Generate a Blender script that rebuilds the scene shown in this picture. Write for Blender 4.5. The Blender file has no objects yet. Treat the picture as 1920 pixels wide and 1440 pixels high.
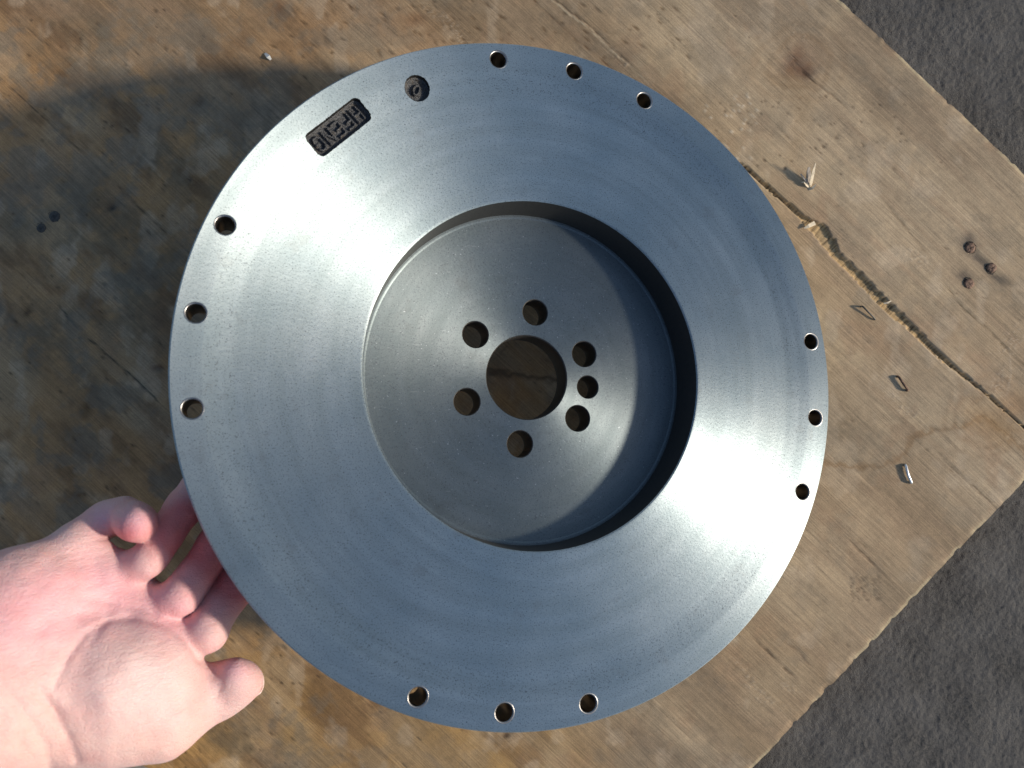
import bpy, math, random
import numpy as np
from mathutils import Vector, Matrix
random.seed(7)

# ------------------------------------------------------------------ camera, sky, sun, exposure
CAMZ = 0.441                     # the phone is held 44 cm above the plywood
F = 1440.0 / 1920.0              # focal length in picture widths
S = bpy.context.scene
cam = bpy.data.cameras.new('camera'); camo = bpy.data.objects.new('camera', cam)
S.collection.objects.link(camo); camo.location = (0, 0, CAMZ); S.camera = camo
cam.sensor_width = 36; cam.lens = 36 * F; cam.clip_start = 0.01; cam.clip_end = 500
cam.dof.use_dof = True; cam.dof.focus_distance = 0.40; cam.dof.aperture_fstop = 9

SUN_AZ, SUN_EL = math.radians(-6), math.radians(22)
sd = Vector((math.cos(SUN_EL) * math.cos(SUN_AZ), math.cos(SUN_EL) * math.sin(SUN_AZ), math.sin(SUN_EL)))
W = bpy.data.worlds.new('World'); S.world = W; W.use_nodes = True
nt = W.node_tree; sky = nt.nodes.new('ShaderNodeTexSky'); sky.sky_type = 'NISHITA'
sky.sun_disc = False; sky.sun_elevation = SUN_EL; sky.sun_rotation = math.pi / 2 - SUN_AZ
sky.air_density = 1.0; sky.dust_density = 0.8; sky.ozone_density = 2.2
bg = nt.nodes['Background']; bg.inputs['Strength'].default_value = 0.14
nt.links.new(sky.outputs[0], bg.inputs[0])
sl = bpy.data.lights.new('sun', 'SUN'); sl.energy = 4.0; sl.angle = math.radians(4.5); sl.color = (1, 0.93, 0.81)
so = bpy.data.objects.new('sun', sl); S.collection.objects.link(so); so.rotation_euler = sd.to_track_quat('Z', 'Y').to_euler()
S.view_settings.view_transform = 'Standard'; S.view_settings.look = 'None'
S.view_settings.gamma = 1; S.view_settings.exposure = 0.30
S.render.engine = 'CYCLES'

# ------------------------------------------------------------------ helpers
C = S.collection
def mesh_np(name, v, f, smooth=True):
    """v (n,3), f (m,k) arrays"""
    v = np.asarray(v, np.float32); f = np.asarray(f, np.int32)
    me = bpy.data.meshes.new(name); me.vertices.add(len(v)); me.vertices.foreach_set('co', v.ravel())
    k = f.shape[1]; me.loops.add(f.size); me.loops.foreach_set('vertex_index', f.ravel())
    me.polygons.add(len(f)); me.polygons.foreach_set('loop_start', np.arange(0, f.size, k, dtype=np.int32))
    me.update(calc_edges=True); me.validate()
    me.polygons.foreach_set('use_smooth', np.full(len(me.polygons), smooth)); me.update()
    return me
def mesh_py(name, v, f, smooth=True):
    me = bpy.data.meshes.new(name); me.from_pydata([tuple(p) for p in v], [], f); me.update()
    me.polygons.foreach_set('use_smooth', np.full(len(me.polygons), smooth)); return me
def link(name, me, mat, parent=None, loc=None):
    o = bpy.data.objects.new(name, me); C.objects.link(o)
    if mat is not None and me is not None: me.materials.clear(); me.materials.append(mat)
    if parent is not None: o.parent = parent
    if loc is not None: o.location = loc
    return o
def tag(o, label=None, cat=None, group=None, kind=None):
    for k, x in (('label', label), ('category', cat), ('group', group), ('kind', kind)):
        if x: o[k] = x
    return o
def setcol(me, name, col):
    a = me.attributes.new(name, 'FLOAT_COLOR', 'POINT')
    c = np.ones((len(me.vertices), 4), np.float32); c[:, :3] = col; a.data.foreach_set('color', c.ravel())
def setval(me, name, val):
    a = me.attributes.new(name, 'FLOAT', 'POINT'); a.data.foreach_set('value', np.asarray(val, np.float32))
_T = np.random.RandomState(11).rand(16, 256, 256).astype(np.float32)
def vn(x, y, s=0):
    T = _T[s % 16]; xi = np.floor(x).astype(np.int64); yi = np.floor(y).astype(np.int64)
    fx = x - xi; fy = y - yi; fx = fx * fx * (3 - 2 * fx); fy = fy * fy * (3 - 2 * fy)
    xi &= 255; yi &= 255; x1 = (xi + 1) & 255; y1 = (yi + 1) & 255
    return (T[xi, yi] * (1 - fx) + T[x1, yi] * fx) * (1 - fy) + (T[xi, y1] * (1 - fx) + T[x1, y1] * fx) * fy
def fbm(x, y, s=0, o=4, g=.5):
    t = 0; a = 1; n = 0
    for i in range(o):
        t = t + a * vn(x * 2 ** i + 17 * i, y * 2 ** i + 31 * i, s + i); n += a; a *= g
    return t / n
def sst(x, a, b):
    t = np.clip((x - a) / (b - a), 0, 1); return t * t * (3 - 2 * t)
def seg_d(px, py, x0, y0, x1, y1):
    dx, dy = x1 - x0, y1 - y0; t = np.clip(((px - x0) * dx + (py - y0) * dy) / (dx * dx + dy * dy + 1e-12), 0, 1)
    return np.hypot(px - x0 - t * dx, py - y0 - t * dy), t
def lathe(prof, n=64, close=False):
    a = np.arange(n) * 2 * math.pi / n; v = []
    for r, z in prof: v += [(r * c, r * s, z) for c, s in zip(np.cos(a), np.sin(a))]
    f = []; m = len(prof)
    for i in range(m if close else m - 1):
        j = (i + 1) % m
        for k in range(n):
            l = (k + 1) % n; f.append((i * n + k, i * n + l, j * n + l, j * n + k))
    return v, f
def P(px, py, d):                # a point seen at (px, py) of the 1920x1440 picture, d metres below the camera
    return np.array([(px - 960) / 1440 * d, -(py - 720) / 1440 * d, CAMZ - d])

# node helper
class NT:
    def __init__(s, name):
        s.m = bpy.data.materials.new(name); s.m.use_nodes = True; s.t = s.m.node_tree; s.b = s.t.nodes['Principled BSDF']
    def n(s, typ, ins=None, **kw):
        x = s.t.nodes.new(typ)
        for k, v in kw.items(): setattr(x, k, v)
        for k, v in (ins or {}).items():
            if hasattr(v, 'is_output'): s.t.links.new(v, x.inputs[k])
            else: x.inputs[k].default_value = v
        return x
    def l(s, a, b): s.t.links.new(a, b)
    def math(s, op, a, b=0.0, c=None):
        ins = {0: a, 1: b}
        if c is not None: ins[2] = c
        return s.n('ShaderNodeMath', ins, operation=op).outputs[0]
    def noise(s, vec, scale, detail=3, rough=.55, out=0):
        return s.n('ShaderNodeTexNoise', {'Vector': vec, 'Scale': scale, 'Detail': detail, 'Roughness': rough}).outputs[out]
    def ramp(s, fac, pts):
        r = s.n('ShaderNodeValToRGB', {'Fac': fac}); e = r.color_ramp.elements
        while len(e) < len(pts): e.new(.5)
        for q, (p, c) in zip(e, pts):
            q.position = p; q.color = (c, c, c, 1) if not isinstance(c, tuple) else (*c, 1)
        return r.outputs[0]
    def mix(s, fac, a, b, typ='MIX'):
        x = s.n('ShaderNodeMix', data_type='RGBA', blend_type=typ)
        for k, v in ((0, fac), (6, a), (7, b)):
            if hasattr(v, 'is_output'): s.l(v, x.inputs[k])
            else: x.inputs[k].default_value = v if not isinstance(v, tuple) else (*v, 1)
        return x.outputs[2]
    def bump(s, h, strength, dist, normal=None):
        ins = {'Height': h, 'Strength': strength, 'Distance': dist}
        if normal is not None: ins['Normal'] = normal
        return s.n('ShaderNodeBump', ins).outputs[0]
    def set(s, **kw):
        for k, v in kw.items():
            k = k.replace('_', ' ')
            if hasattr(v, 'is_output'): s.l(v, s.b.inputs[k])
            else: s.b.inputs[k].default_value = v if not isinstance(v, tuple) else (*v, 1)

def mat_plain(name, col, rough=.6, metal=0.0, var=.25, scale=300, bump=.3, dist=.0003):
    m = NT(name); co = m.n('ShaderNodeTexCoord').outputs['Object']; nz = m.noise(co, scale, 5)
    c = m.mix(m.ramp(nz, [(.3, 0.0), (.7, 1.0)]), tuple(x * (1 - var) for x in col), tuple(min(1, x * (1 + var)) for x in col))
    m.set(Base_Color=c, Roughness=rough, Metallic=metal, Normal=m.bump(nz, bump, dist)); return m.m

def mat_turned(name='turned_iron', tone=1.0, aniso=.92, r0=.445):
    m = NT(name); co = m.n('ShaderNodeTexCoord').outputs['Object']
    sp = m.n('ShaderNodeSeparateXYZ', {0: co}); x, y, z = sp.outputs
    r = m.math('SQRT', m.math('ADD', m.math('MULTIPLY', x, x), m.math('MULTIPLY', y, y)))
    ang = m.math('ARCTAN2', y, x)
    ca = m.n('ShaderNodeCombineXYZ', {0: m.math('MULTIPLY', r, 1400.0), 1: m.math('MULTIPLY', ang, 3.0), 2: m.math('MULTIPLY', z, 900.0)}).outputs[0]
    cb = m.n('ShaderNodeCombineXYZ', {0: m.math('MULTIPLY', r, 160.0), 1: m.math('MULTIPLY', ang, 1.2), 2: 0.0}).outputs[0]
    groove = m.noise(ca, 1.0, 2, .6); band = m.noise(cb, 1.0, 3, .6)
    grain = m.noise(co, 1500.0, 3, .7); grain2 = m.noise(co, 620.0, 3, .6)
    # short grains drawn out along the turning direction
    cd = m.n('ShaderNodeCombineXYZ', {0: m.math('MULTIPLY', r, 1500.0), 1: m.math('MULTIPLY', ang, 60.0), 2: 0.0}).outputs[0]
    dash = m.noise(cd, 1.0, 2, .6)
    blot = m.noise(co, 22.0, 4, .6)
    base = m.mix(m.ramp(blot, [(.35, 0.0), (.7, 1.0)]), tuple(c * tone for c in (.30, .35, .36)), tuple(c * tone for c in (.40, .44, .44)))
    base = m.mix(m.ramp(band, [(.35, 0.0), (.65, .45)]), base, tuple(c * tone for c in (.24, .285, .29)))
    speck = m.ramp(grain, [(.35, 1.0), (.44, 0.0)])
    base = m.mix(m.math('MULTIPLY', speck, .75), base, (.07, .072, .08))
    smudge = m.ramp(m.noise(co, 75.0, 5, .65), [(.60, 0.0), (.70, 1.0)])
    base = m.mix(m.math('MULTIPLY', smudge, .22), base, tuple(c * tone for c in (.20, .20, .19)))
    scr = m.ramp(m.noise(m.n('ShaderNodeMapping', {'Vector': co, 'Rotation': (0, 0, .7), 'Scale': (1, 9, 1)}).outputs[0], 120.0, 2, .5), [(.735, 0.0), (.75, 1.0)])
    base = m.mix(m.math('MULTIPLY', scr, .08), base, (.7, .7, .7))
    light = m.ramp(m.noise(co, 900.0, 2, .5), [(.70, 0.0), (.76, 1.0)])
    base = m.mix(m.math('MULTIPLY', light, .35), base, (.60, .62, .64))
    rough = m.math('ADD', r0, m.math('MULTIPLY', m.math('ADD', m.math('MULTIPLY', band, .6), m.math('MULTIPLY', blot, .4)), .12))
    h = m.math('ADD', m.math('MULTIPLY', groove, .45), m.math('ADD', m.math('MULTIPLY', grain2, .85), m.math('MULTIPLY', dash, .35)))
    tan = m.n('ShaderNodeCombineXYZ', {0: m.math('MULTIPLY', y, -1.0), 1: x, 2: 0.0}).outputs[0]
    tw = m.n('ShaderNodeVectorTransform', {0: tan}, vector_type='VECTOR', convert_from='OBJECT', convert_to='WORLD').outputs[0]
    tw = m.n('ShaderNodeVectorMath', {0: tw}, operation='NORMALIZE').outputs[0]
    m.set(Base_Color=base, Metallic=1.0, Roughness=rough, Anisotropic=aniso, Anisotropic_Rotation=0.25, Tangent=tw,
          Normal=m.bump(h, .7, .00005))
    return m.m

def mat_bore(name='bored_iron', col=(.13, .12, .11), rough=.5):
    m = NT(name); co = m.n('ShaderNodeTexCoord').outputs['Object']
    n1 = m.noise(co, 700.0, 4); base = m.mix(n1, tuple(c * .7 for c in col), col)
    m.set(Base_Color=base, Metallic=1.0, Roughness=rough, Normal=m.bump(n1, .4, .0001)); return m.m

def mat_cast(name='raw_cast_iron'):
    m = NT(name); co = m.n('ShaderNodeTexCoord').outputs['Object']
    n1 = m.noise(co, 1600.0, 5, .7); n2 = m.noise(co, 350.0, 3)
    base = m.mix(m.ramp(n1, [(.4, 0.0), (.75, 1.0)]), (.014, .014, .016), (.13, .125, .12))
    base = m.mix(m.ramp(n2, [(.55, 0.0), (.75, .5)]), base, (.13, .09, .05))
    m.set(Base_Color=base, Metallic=.25, Roughness=.42, Specular_IOR_Level=.6, Normal=m.bump(n1, 1.0, .0006)); return m.m

def mat_ply():
    m = NT('weathered_plywood'); co = m.n('ShaderNodeTexCoord').outputs['Object']
    col = m.n('ShaderNodeAttribute', attribute_name='Col').outputs['Color']
    rot = m.n('ShaderNodeMapping', {'Vector': co, 'Rotation': (0, 0, math.radians(43.2))}).outputs[0]
    st = m.n('ShaderNodeMapping', {'Vector': rot, 'Scale': (.4, 14, 1)}).outputs[0]
    g = m.noise(st, 90.0, 5, .65); g2 = m.noise(st, 260.0, 3, .6); iso = m.noise(co, 1100.0, 4, .7)
    k = m.ramp(g, [(.3, .70), (.7, 1.2)]); c = m.mix(1.0, col, k, 'MULTIPLY')
    c = m.mix(1.0, c, m.ramp(g2, [(.2, .88), (.8, 1.1)]), 'MULTIPLY')
    c = m.mix(1.0, c, m.ramp(iso, [(.25, .80), (.7, 1.12)]), 'MULTIPLY')
    inn_ = m.n('ShaderNodeAttribute', attribute_name='Inner').outputs['Fac']
    rb = m.noise(m.n('ShaderNodeMapping', {'Vector': rot, 'Scale': (11, 1, 1)}).outputs[0], 75.0, 3, .6)
    c = m.mix(inn_, c, m.mix(1.0, col, m.ramp(rb, [(.32, .35), (.5, 1.0), (.7, 1.5)]), 'MULTIPLY'))
    pit = m.ramp(m.noise(m.n('ShaderNodeMapping', {'Vector': rot, 'Scale': (1, 3.5, 1)}).outputs[0], 330.0, 2, .5), [(.25, 1.0), (.31, 0.0)])
    c = m.mix(m.math('MULTIPLY', pit, .55), c, (.10, .07, .04))
    h = m.math('ADD', m.math('ADD', m.math('MULTIPLY', g, .6), m.math('MULTIPLY', m.math('MULTIPLY', rb, inn_), 1.2)), m.math('ADD', m.math('MULTIPLY', g2, .4), m.math('MULTIPLY', iso, .3)))
    m.set(Base_Color=c, Roughness=.78, Specular_IOR_Level=.3, Normal=m.bump(h, .5, .0004)); return m.m

def mat_asphalt():
    m = NT('old_asphalt'); co = m.n('ShaderNodeTexCoord').outputs['Object']
    a = m.noise(co, 650.0, 5, .7); b = m.noise(co, 25.0, 5, .6); c_ = m.noise(co, 1800.0, 2)
    base = m.mix(m.ramp(b, [(.35, 0.0), (.68, 1.0)]), (.028, .025, .023), (.105, .096, .088))
    base = m.mix(m.ramp(a, [(.3, 0.0), (.75, 1.0)]), base, (.10, .088, .074))
    base = m.mix(m.ramp(c_, [(.32, .6), (.42, 0.0)]), base, (.025, .022, .019))
    vo = m.n('ShaderNodeTexVoronoi', {'Vector': co, 'Scale': 70.0}).outputs['Distance']
    base = m.mix(m.ramp(vo, [(.02, .25), (.04, 0.0)]), base, (.3, .28, .26))
    m.set(Base_Color=base, Roughness=.85, Specular_IOR_Level=.3, Normal=m.bump(m.math('ADD', a, m.math('MULTIPLY', c_, .5)), .8, .0012)); return m.m

def mat_skin():
    m = NT('skin'); co = m.n('ShaderNodeTexCoord').outputs['Object']
    col = m.n('ShaderNodeAttribute', attribute_name='Col').outputs['Color']
    mot = m.noise(co, 70.0, 4, .6); fine = m.noise(co, 900.0, 4, .6)
    c = m.mix(m.ramp(mot, [(.35, 0.0), (.7, .55)]), col, m.mix(1.0, col, (1.0, .74, .72), 'MULTIPLY'))
    vo = m.n('ShaderNodeTexVoronoi', {'Vector': m.n('ShaderNodeMapping', {'Vector': co, 'Rotation': (0, 0, .6), 'Scale': (1, 2.6, 1)}).outputs[0], 'Scale': 420.0}, feature='DISTANCE_TO_EDGE').outputs[0]
    wr = m.ramp(vo, [(0.0, 0.0), (.10, 1.0)])
    h = m.math('ADD', m.math('MULTIPLY', wr, .35), fine)
    m.set(Base_Color=c, Roughness=.52, Specular_IOR_Level=.35, Subsurface_Weight=.35, Subsurface_Scale=.004,
          Normal=m.bump(m.noise(m.n('ShaderNodeMapping', {'Vector': co, 'Rotation': (0, 0, -.9), 'Scale': (1, 5, 1)}).outputs[0], 110.0, 4, .6), .35, .0012, m.bump(h, .6, .0005)))
    m.b.inputs['Subsurface Radius'].default_value = (1.0, .32, .2)
    return m.m

# ------------------------------------------------------------------ ground
GZ = -0.016
xs = np.concatenate([np.array([-60, -20, -6, -2, -1, -.6, -.4]), np.arange(-.35, .12, .01), np.arange(.12, .36, .0009), np.arange(.37, .6, .02), np.array([1, 2, 6, 20, 60])])
ys = np.concatenate([np.array([-60, -20, -6, -2, -1, -.6, -.4]), np.arange(-.27, .27, .0009), np.array([.3, .4, .6, 1, 2, 6, 20, 60])])
def gridmesh(name, X, Y, Z, flip=False):
    n, m_ = X.shape; v = np.stack([X.ravel(), Y.ravel(), Z.ravel()], 1)
    i = np.arange(n * m_).reshape(n, m_); q = np.stack([i[:-1, :-1], i[1:, :-1], i[1:, 1:], i[:-1, 1:]], -1).reshape(-1, 4)
    if flip: q = q[:, ::-1]
    return mesh_np(name, v, q)
X, Y = np.meshgrid(xs, ys, indexing='ij')
Z = GZ + (fbm(X * 40 + 9, Y * 40 + 4, 1, 3) - .5) * .0020 + (fbm(X * 420 + 5, Y * 420, 3, 3, .7) - .5) * .0013 - .004 * sst(.12 - X, 0, .05)
Z = np.where((abs(X) > 1) | (abs(Y) > 1), GZ, Z)
g = link('asphalt_ground', gridmesh('asphalt', X, Y, Z), mat_asphalt()); tag(g, kind='structure')

# ------------------------------------------------------------------ plywood sheet
A = np.array([.7290, -.6845]); B = np.array([-.6845, -.7290]); CO = P(2203, 599, CAMZ)[:2]
def spaced(lo, hi, h, far):
    core = np.arange(lo, hi, h); return core
av = np.concatenate([np.array([-1.2, -1.0, -.85, -.75, -.70]), np.arange(-.66, -.0004, .00085), [0.0]])
bv = np.concatenate([[0.0], np.arange(.00085, .69, .00085), np.array([.72, .78, .9, 1.05, 1.2])])
a_, b_ = np.meshgrid(av, bv, indexing='ij')
# ragged sawn edges
ea = (fbm(b_ * 60, b_ * 0 + 3.3, 5, 4, .6) - .5) * .0018 - .0009 * sst(fbm(b_ * 110, b_ * 0 + 8, 2, 3, .7), .66, .80); eb = (fbm(a_ * 60, a_ * 0 + 1.3, 6, 4, .6) - .5) * .0018 + .0008 * sst(fbm(a_ * 100, a_ * 0 + 5, 7, 3, .7), .66, .80)
bow = 0.0022 * np.sin(np.clip(-a_ / .45, 0, 1) * math.pi)
a2 = a_ + ea * sst(a_, -.006, 0); b2 = b_ + (eb - bow) * (1 - sst(b_, 0, .05))
XX = CO[0] + a2 * A[0] + b2 * B[0]; YY = CO[1] + a2 * A[1] + b2 * B[1]
px = 960 + XX / CAMZ * 1440; py = 720 - YY / CAMZ * 1440
wx = px + (fbm(px / 60, py / 60, 2) - .5) * 40; wy = py + (fbm(px / 60 + 9, py / 60, 3) - .5) * 40
def blob(cx, cy, rx, ry=None, ang=43, wob=1.0):
    ry = ry or rx; c, s = math.cos(math.radians(ang)), math.sin(math.radians(ang))
    X_ = px + (wx - px) * wob; Y_ = py + (wy - py) * wob
    u = (X_ - cx) * c + (Y_ - cy) * s; w = -(X_ - cx) * s + (Y_ - cy) * c
    return np.exp(-((u / rx) ** 2 + (w / ry) ** 2))
def mixc(col, c2, k):
    return col * (1 - k[..., None]) + np.array(c2) * k[..., None]
h = np.zeros_like(px)
lo = fbm(a_ * 5, b_ * 16, 4, 4)
figw = b_ + .012 * (fbm(a_ * 4 + 2, b_ * 9, 6, 3) - .5)
fig = fbm(a_ * 6, figw * 190, 7, 3, .6)
fine = fbm(a_ * 35, b_ * 900, 8, 3, .6)
col = np.empty(px.shape + (3,)); col[:] = (.36, .265, .155)
col = mixc(col, (.43, .335, .21), sst(lo, .4, .7))
col = mixc(col, (.37, .27, .165), sst(fig, .52, .75) * .55)
col *= (1 + (fine[..., None] - .5) * .22)
med = fbm(px / 95 + 3, py / 95, 9, 5, .6); med2 = fbm(a_ * 28, b_ * 60, 10, 5, .62); smal = fbm(px / 22, py / 22, 12, 4, .6)
# warm brown wood to the top-left and below, golden at the bottom
warm = sst(520 - px * .45 - py * .35 + (med - .5) * 300, -60, 180)
left = sst(1000 - px, 100, 600)
under = blob(930, 720, 260, 260, 0)
col = mixc(col, (.42, .25, .105), np.clip(left * .85, 0, 1))
col = mixc(col, (.27, .185, .10), np.clip(blob(150, -10, 330, 75, 5) + blob(650, 20, 330, 60, 5) * .75 + blob(350, 40, 300, 60, 0) * .6, 0, 1) * .75)  # brown top strip, shade painted in so the flywheel's shadow edge blends away
col = mixc(col, (.44, .235, .085), np.clip(under, 0, 1) * .8)
bott = sst(py, 1080, 1400) * sst(1250 - px, 0, 420)
col = mixc(col, (.47, .295, .105), bott * (.55 + .45 * sst(med, .3, .7)))
col = mixc(col, (.50, .30, .14), blob(800, 130, 190, 60) * .45 + blob(560, 30, 120, 50) * .3 + blob(90, 30, 170, 60) * .4 + blob(620, 60, 60, 30) * .2)
col = mixc(col, (.26, .17, .085), (blob(110, 70, 90, 40) + blob(30, 400, 130, 60) + blob(620, 1360, 90, 45) + blob(1000, 1395, 50, 22)) * .55)
col = mixc(col, (.30, .225, .14), sst(fbm(a_ * 9 + 5, b_ * 26, 11, 5, .62), .47, .68) * .7)
col = mixc(col, (.46, .36, .22), sst(fbm(px / 130, py / 110, 8, 4), .52, .72) * .45)
col = mixc(col, (.36, .24, .14), sst(fbm(px / 70 + 7, py / 90, 5, 5, .65), .56, .70) * .35)
# grey-green mildew
mil = (blob(150, 110, 110, 60) + blob(250, 180, 150, 70) + blob(330, 300, 90, 60) + blob(90, 480, 150, 60) + blob(200, 420, 120, 60) + blob(210, 560, 150, 55)
       + blob(90, 640, 120, 50) + blob(300, 490, 80, 50) + blob(10, 880, 60, 45, 60) + blob(470, 240, 90, 60) * .3 + blob(150, 830, 60, 60) * .4 + blob(250, 780, 80, 60) * .25
       + blob(455, 1395, 90, 38, 20) * 1.5 + blob(520, 1215, 70, 22, 20) * .45 + blob(590, 1310, 40, 18, 60) * .5)
mil = np.clip(mil * 1.1, 0, 1) * sst(med2 * .55 + smal * .45, .34, .66)
col = mixc(col, (.16, .125, .075), mil * .75)
col = mixc(col, (.33, .25, .15), np.clip(blob(480, 290, 140, 80) + blob(220, 200, 240, 140) * .7 + blob(200, 560, 260, 130) * .7, 0, 1) * .60 * sst(smal, .25, .7))
col = mixc(col, (.34, .30, .22), np.clip(blob(520, 230, 180, 60) + blob(700, 30, 260, 40) * .5, 0, 1) * .4)
# brown mottling on the left
mot = sst(fbm(a_ * 26, b_ * 70, 13, 5, .6), .55, .72) * np.clip(left + bott, 0, 1)
col = mixc(col, (.17, .095, .04), mot * .50)
col = mixc(col, (.55, .45, .31), sst(fbm(px / 40, py / 60, 14, 4), .60, .75) * .35)
# dark dashes along the grain
def dashes(seed, n, x0, x1, y0, y1, L, Wd, dark, dep):
    global col, h
    R = np.random.RandomState(seed)
    K = np.zeros_like(px)
    for i in range(n):
        cx, cy = R.uniform(x0, x1), R.uniform(y0, y1); l = R.uniform(*L); w = R.uniform(*Wd); t = math.radians(43 + R.normal(0, 8))
        wxy = P(cx, cy, CAMZ); d = wxy[:2] - CO; ac, bc = d @ A, d @ B; rr = (l + 4) / 3265
        i0, i1 = np.searchsorted(av, (ac - rr, ac + rr)); j0, j1 = np.searchsorted(bv, (bc - rr, bc + rr))
        if i1 - i0 < 2 or j1 - j0 < 2: continue
        q = (slice(i0, i1), slice(j0, j1)); u = (px[q] - cx) * math.cos(t) + (py[q] - cy) * math.sin(t); v_ = -(px[q] - cx) * math.sin(t) + (py[q] - cy) * math.cos(t)
        K[q] = np.maximum(K[q], np.exp(-((u / l) ** 2 + (v_ / w) ** 2) ** 1.5) * R.uniform(.5, 1))
    col = mixc(col, dark, K * .85); h -= K * dep
dashes(1, 420, -20, 900, -20, 1460, (2.5, 8), (1.1, 2.3), (.08, .05, .025), .00025)
dashes(2, 150, 1000, 1930, -10, 1460, (2, 6), (.9, 1.8), (.17, .12, .07), .0002)
dashes(3, 90, 500, 1300, -10, 110, (3, 10), (1.5, 2.6), (.13, .075, .03), .0002)
dashes(5, 60, 1340, 1700, 180, 330, (2, 5), (1.5, 2.5), (.13, .09, .05), .0002)
dashes(6, 36, 1320, 1420, 175, 300, (2, 5), (1.5, 2.5), (.62, .54, .40), -.0003)
dashes(7, 60, 1595, 1650, 1080, 1130, (2, 5), (1.6, 2.6), (.11, .08, .05), .0002)
# knots
for (kx, ky, kr, kc, st_) in ((525, 22, 17, (.22, .12, .055), .9), (366, 197, 12, (.13, .085, .045), .9), (775, 42, 22, (.30, .18, .09), .8), (215, 395, 8, (.05, .04, .03), .9),
                     (160, 768, 18, (.20, .12, .05), .9), (1495, 122, 30, (.17, .08, .04), .9), (1512, 140, 13, (.09, .045, .025), .9), (150, 925, 12, (.15, .08, .03), .8), (950, 1380, 9, (.07, .04, .02), .9), (55, 575, 8, (.12, .07, .03), .8), (700, 1320, 14, (.16, .09, .04), .7),
                     (310, 590, 22, (.17, .10, .05), .6), (300, 690, 10, (.13, .06, .03), .7), (1050, 650, 12, (.1, .06, .03), .7), (1900, 760, 30, (.33, .20, .09), .5), (1845, 790, 26, (.30, .18, .08), .4)):
    d = np.hypot((wx - kx) * .8 + (wy - ky) * .35, (wy - ky) * 1.0 - (wx - kx) * .25)
    col = mixc(col, kc, np.exp(-(d / kr) ** 2) * st_)
    ring = np.exp(-((d - kr * 1.7) / (kr * .22)) ** 2) + .6 * np.exp(-((d - kr * 2.5) / (kr * .25)) ** 2)
    col = mixc(col, (.25, .16, .08), np.clip(ring, 0, 1) * .30); h -= np.exp(-(d / kr) ** 2) * .0003
# polylines: cracks, seams, tide marks
def poly(pts, w, c, k, dep, side=0, jag=1.2, fade=True):
    global col, h
    best = np.full(px.shape, 1e9); X_ = px + (vn(px / 9, py / 9, 4) - .5) * 2 * jag; Y_ = py + (vn(px / 9 + 5, py / 9, 5) - .5) * 2 * jag
    for (p, q) in zip(pts[:-1], pts[1:]):
        d, t = seg_d(X_, Y_, p[0], p[1], q[0], q[1])
        ww = (p[2] + (q[2] - p[2]) * t) if len(p) > 2 else (w if jag >= 5 else w * .85)
        best = np.minimum(best, d / ww)
    m_ = np.exp(-best ** 2 * 1.0) if fade else 1 - sst(best, .8, 1.1)
    if jag < 5:
        m_ = m_ * (.25 + .75 * sst(vn(px / 17 + 3, py / 17, 8), .2, .65))
        for (ex_, ey_) in (pts[0][:2], pts[-1][:2]): m_ = m_ * (1 - .9 * np.exp(-((px - ex_) ** 2 + (py - ey_) ** 2) / 22 ** 2))
        dep = dep * .42; k = min(1, k * 1.1)
    col = mixc(col, c, m_ * k); h -= m_ * dep; return m_
dk = (.10, .065, .035)
poly([(-60, 95), (0, 146), (90, 228), (200, 330), (290, 417), (372, 488)], 1.8, dk, .75, .0005)
poly([(105, 562), (130, 600), (165, 635), (260, 715), (315, 772)], 2.4, (.05, .045, .03), .85, .0009)
poly([(-20, 0), (20, 28), (60, 62), (120, 110)], 1.8, dk, .6, .0004)
poly([(0, 480), (30, 505), (60, 530)], 1.8, dk, .7, .0005)
poly([(985, -20), (1010, 10), (1062, 58), (1110, 98), (1152, 132), (1170, 150)], 2.2, (.16, .09, .04), .9, .0006)
poly([(1015, -20), (1035, 0), (1070, 28), (1107, 55), (1145, 95), (1190, 130), (1225, 168)], 1.8, (.60, .50, .33), .8, -.0004)
poly([(1018, -20), (1038, -4), (1073, 24), (1110, 51), (1148, 91), (1198, 133)], 1.5, dk, .8, .0006)
poly([(1215, -10), (1235, 30), (1258, 72), (1276, 118), (1290, 150), (1288, 168), (1275, 185)], 1.4, (.25, .18, .10), .55, .0002)
poly([(1465, 75), (1482, 98), (1506, 135), (1522, 150), (1560, 178), (1598, 214)], 1.6, (.07, .04, .02), .9, .0009)
poly([(1652, 372), (1680, 405), (1752, 492)], 2.0, (.22, .16, .09), .7, .0005)
poly([(1757, 520), (1785, 550), (1808, 580), (1850, 615), (1905, 672), (1960, 720)], 1.8, (.17, .12, .06), .75, .0006)
poly([(1770, 640), (1800, 660), (1850, 690)], 2, (.22, .16, .09), .5, .0003)
poly([(1582, 1000), (1610, 1030), (1665, 1085), (1690, 1102)], 2.2, (.15, .10, .055), .85, .0008)
poly([(1600, 1005), (1640, 1040), (1685, 1085)], 1.6, (.17, .12, .06), .7, .0006)
poly([(1406, 1190), (1440, 1222), (1480, 1262), (1506, 1282)], 2.4, (.13, .085, .045), .85, .0009)
poly([(1465, 1200), (1495, 1220), (1512, 1240), (1530, 1255)], 2.4, (.12, .07, .035), .8, .0008)
poly([(1740, 830), (1790, 880), (1850, 935), (1900, 985)], 1.7, (.16, .11, .06), .7, .0006)
poly([(1700, 810), (1760, 860), (1830, 930)], 1.3, (.2, .14, .08), .6, .0004)
poly([(1620, 905), (1613, 940)], 2.6, (.22, .16, .10), .7, .0003)
poly([(1700, 1000), (1745, 940)], 1.0, (.28, .21, .13), .5, .0002)
poly([(1892, 640), (1895, 700), (1888, 740), (1880, 745)], 1.2, (.60, .50, .36), .5, -.0003)
poly([(1835, 0), (1865, -20)], 2, dk, .1, 0)
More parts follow.
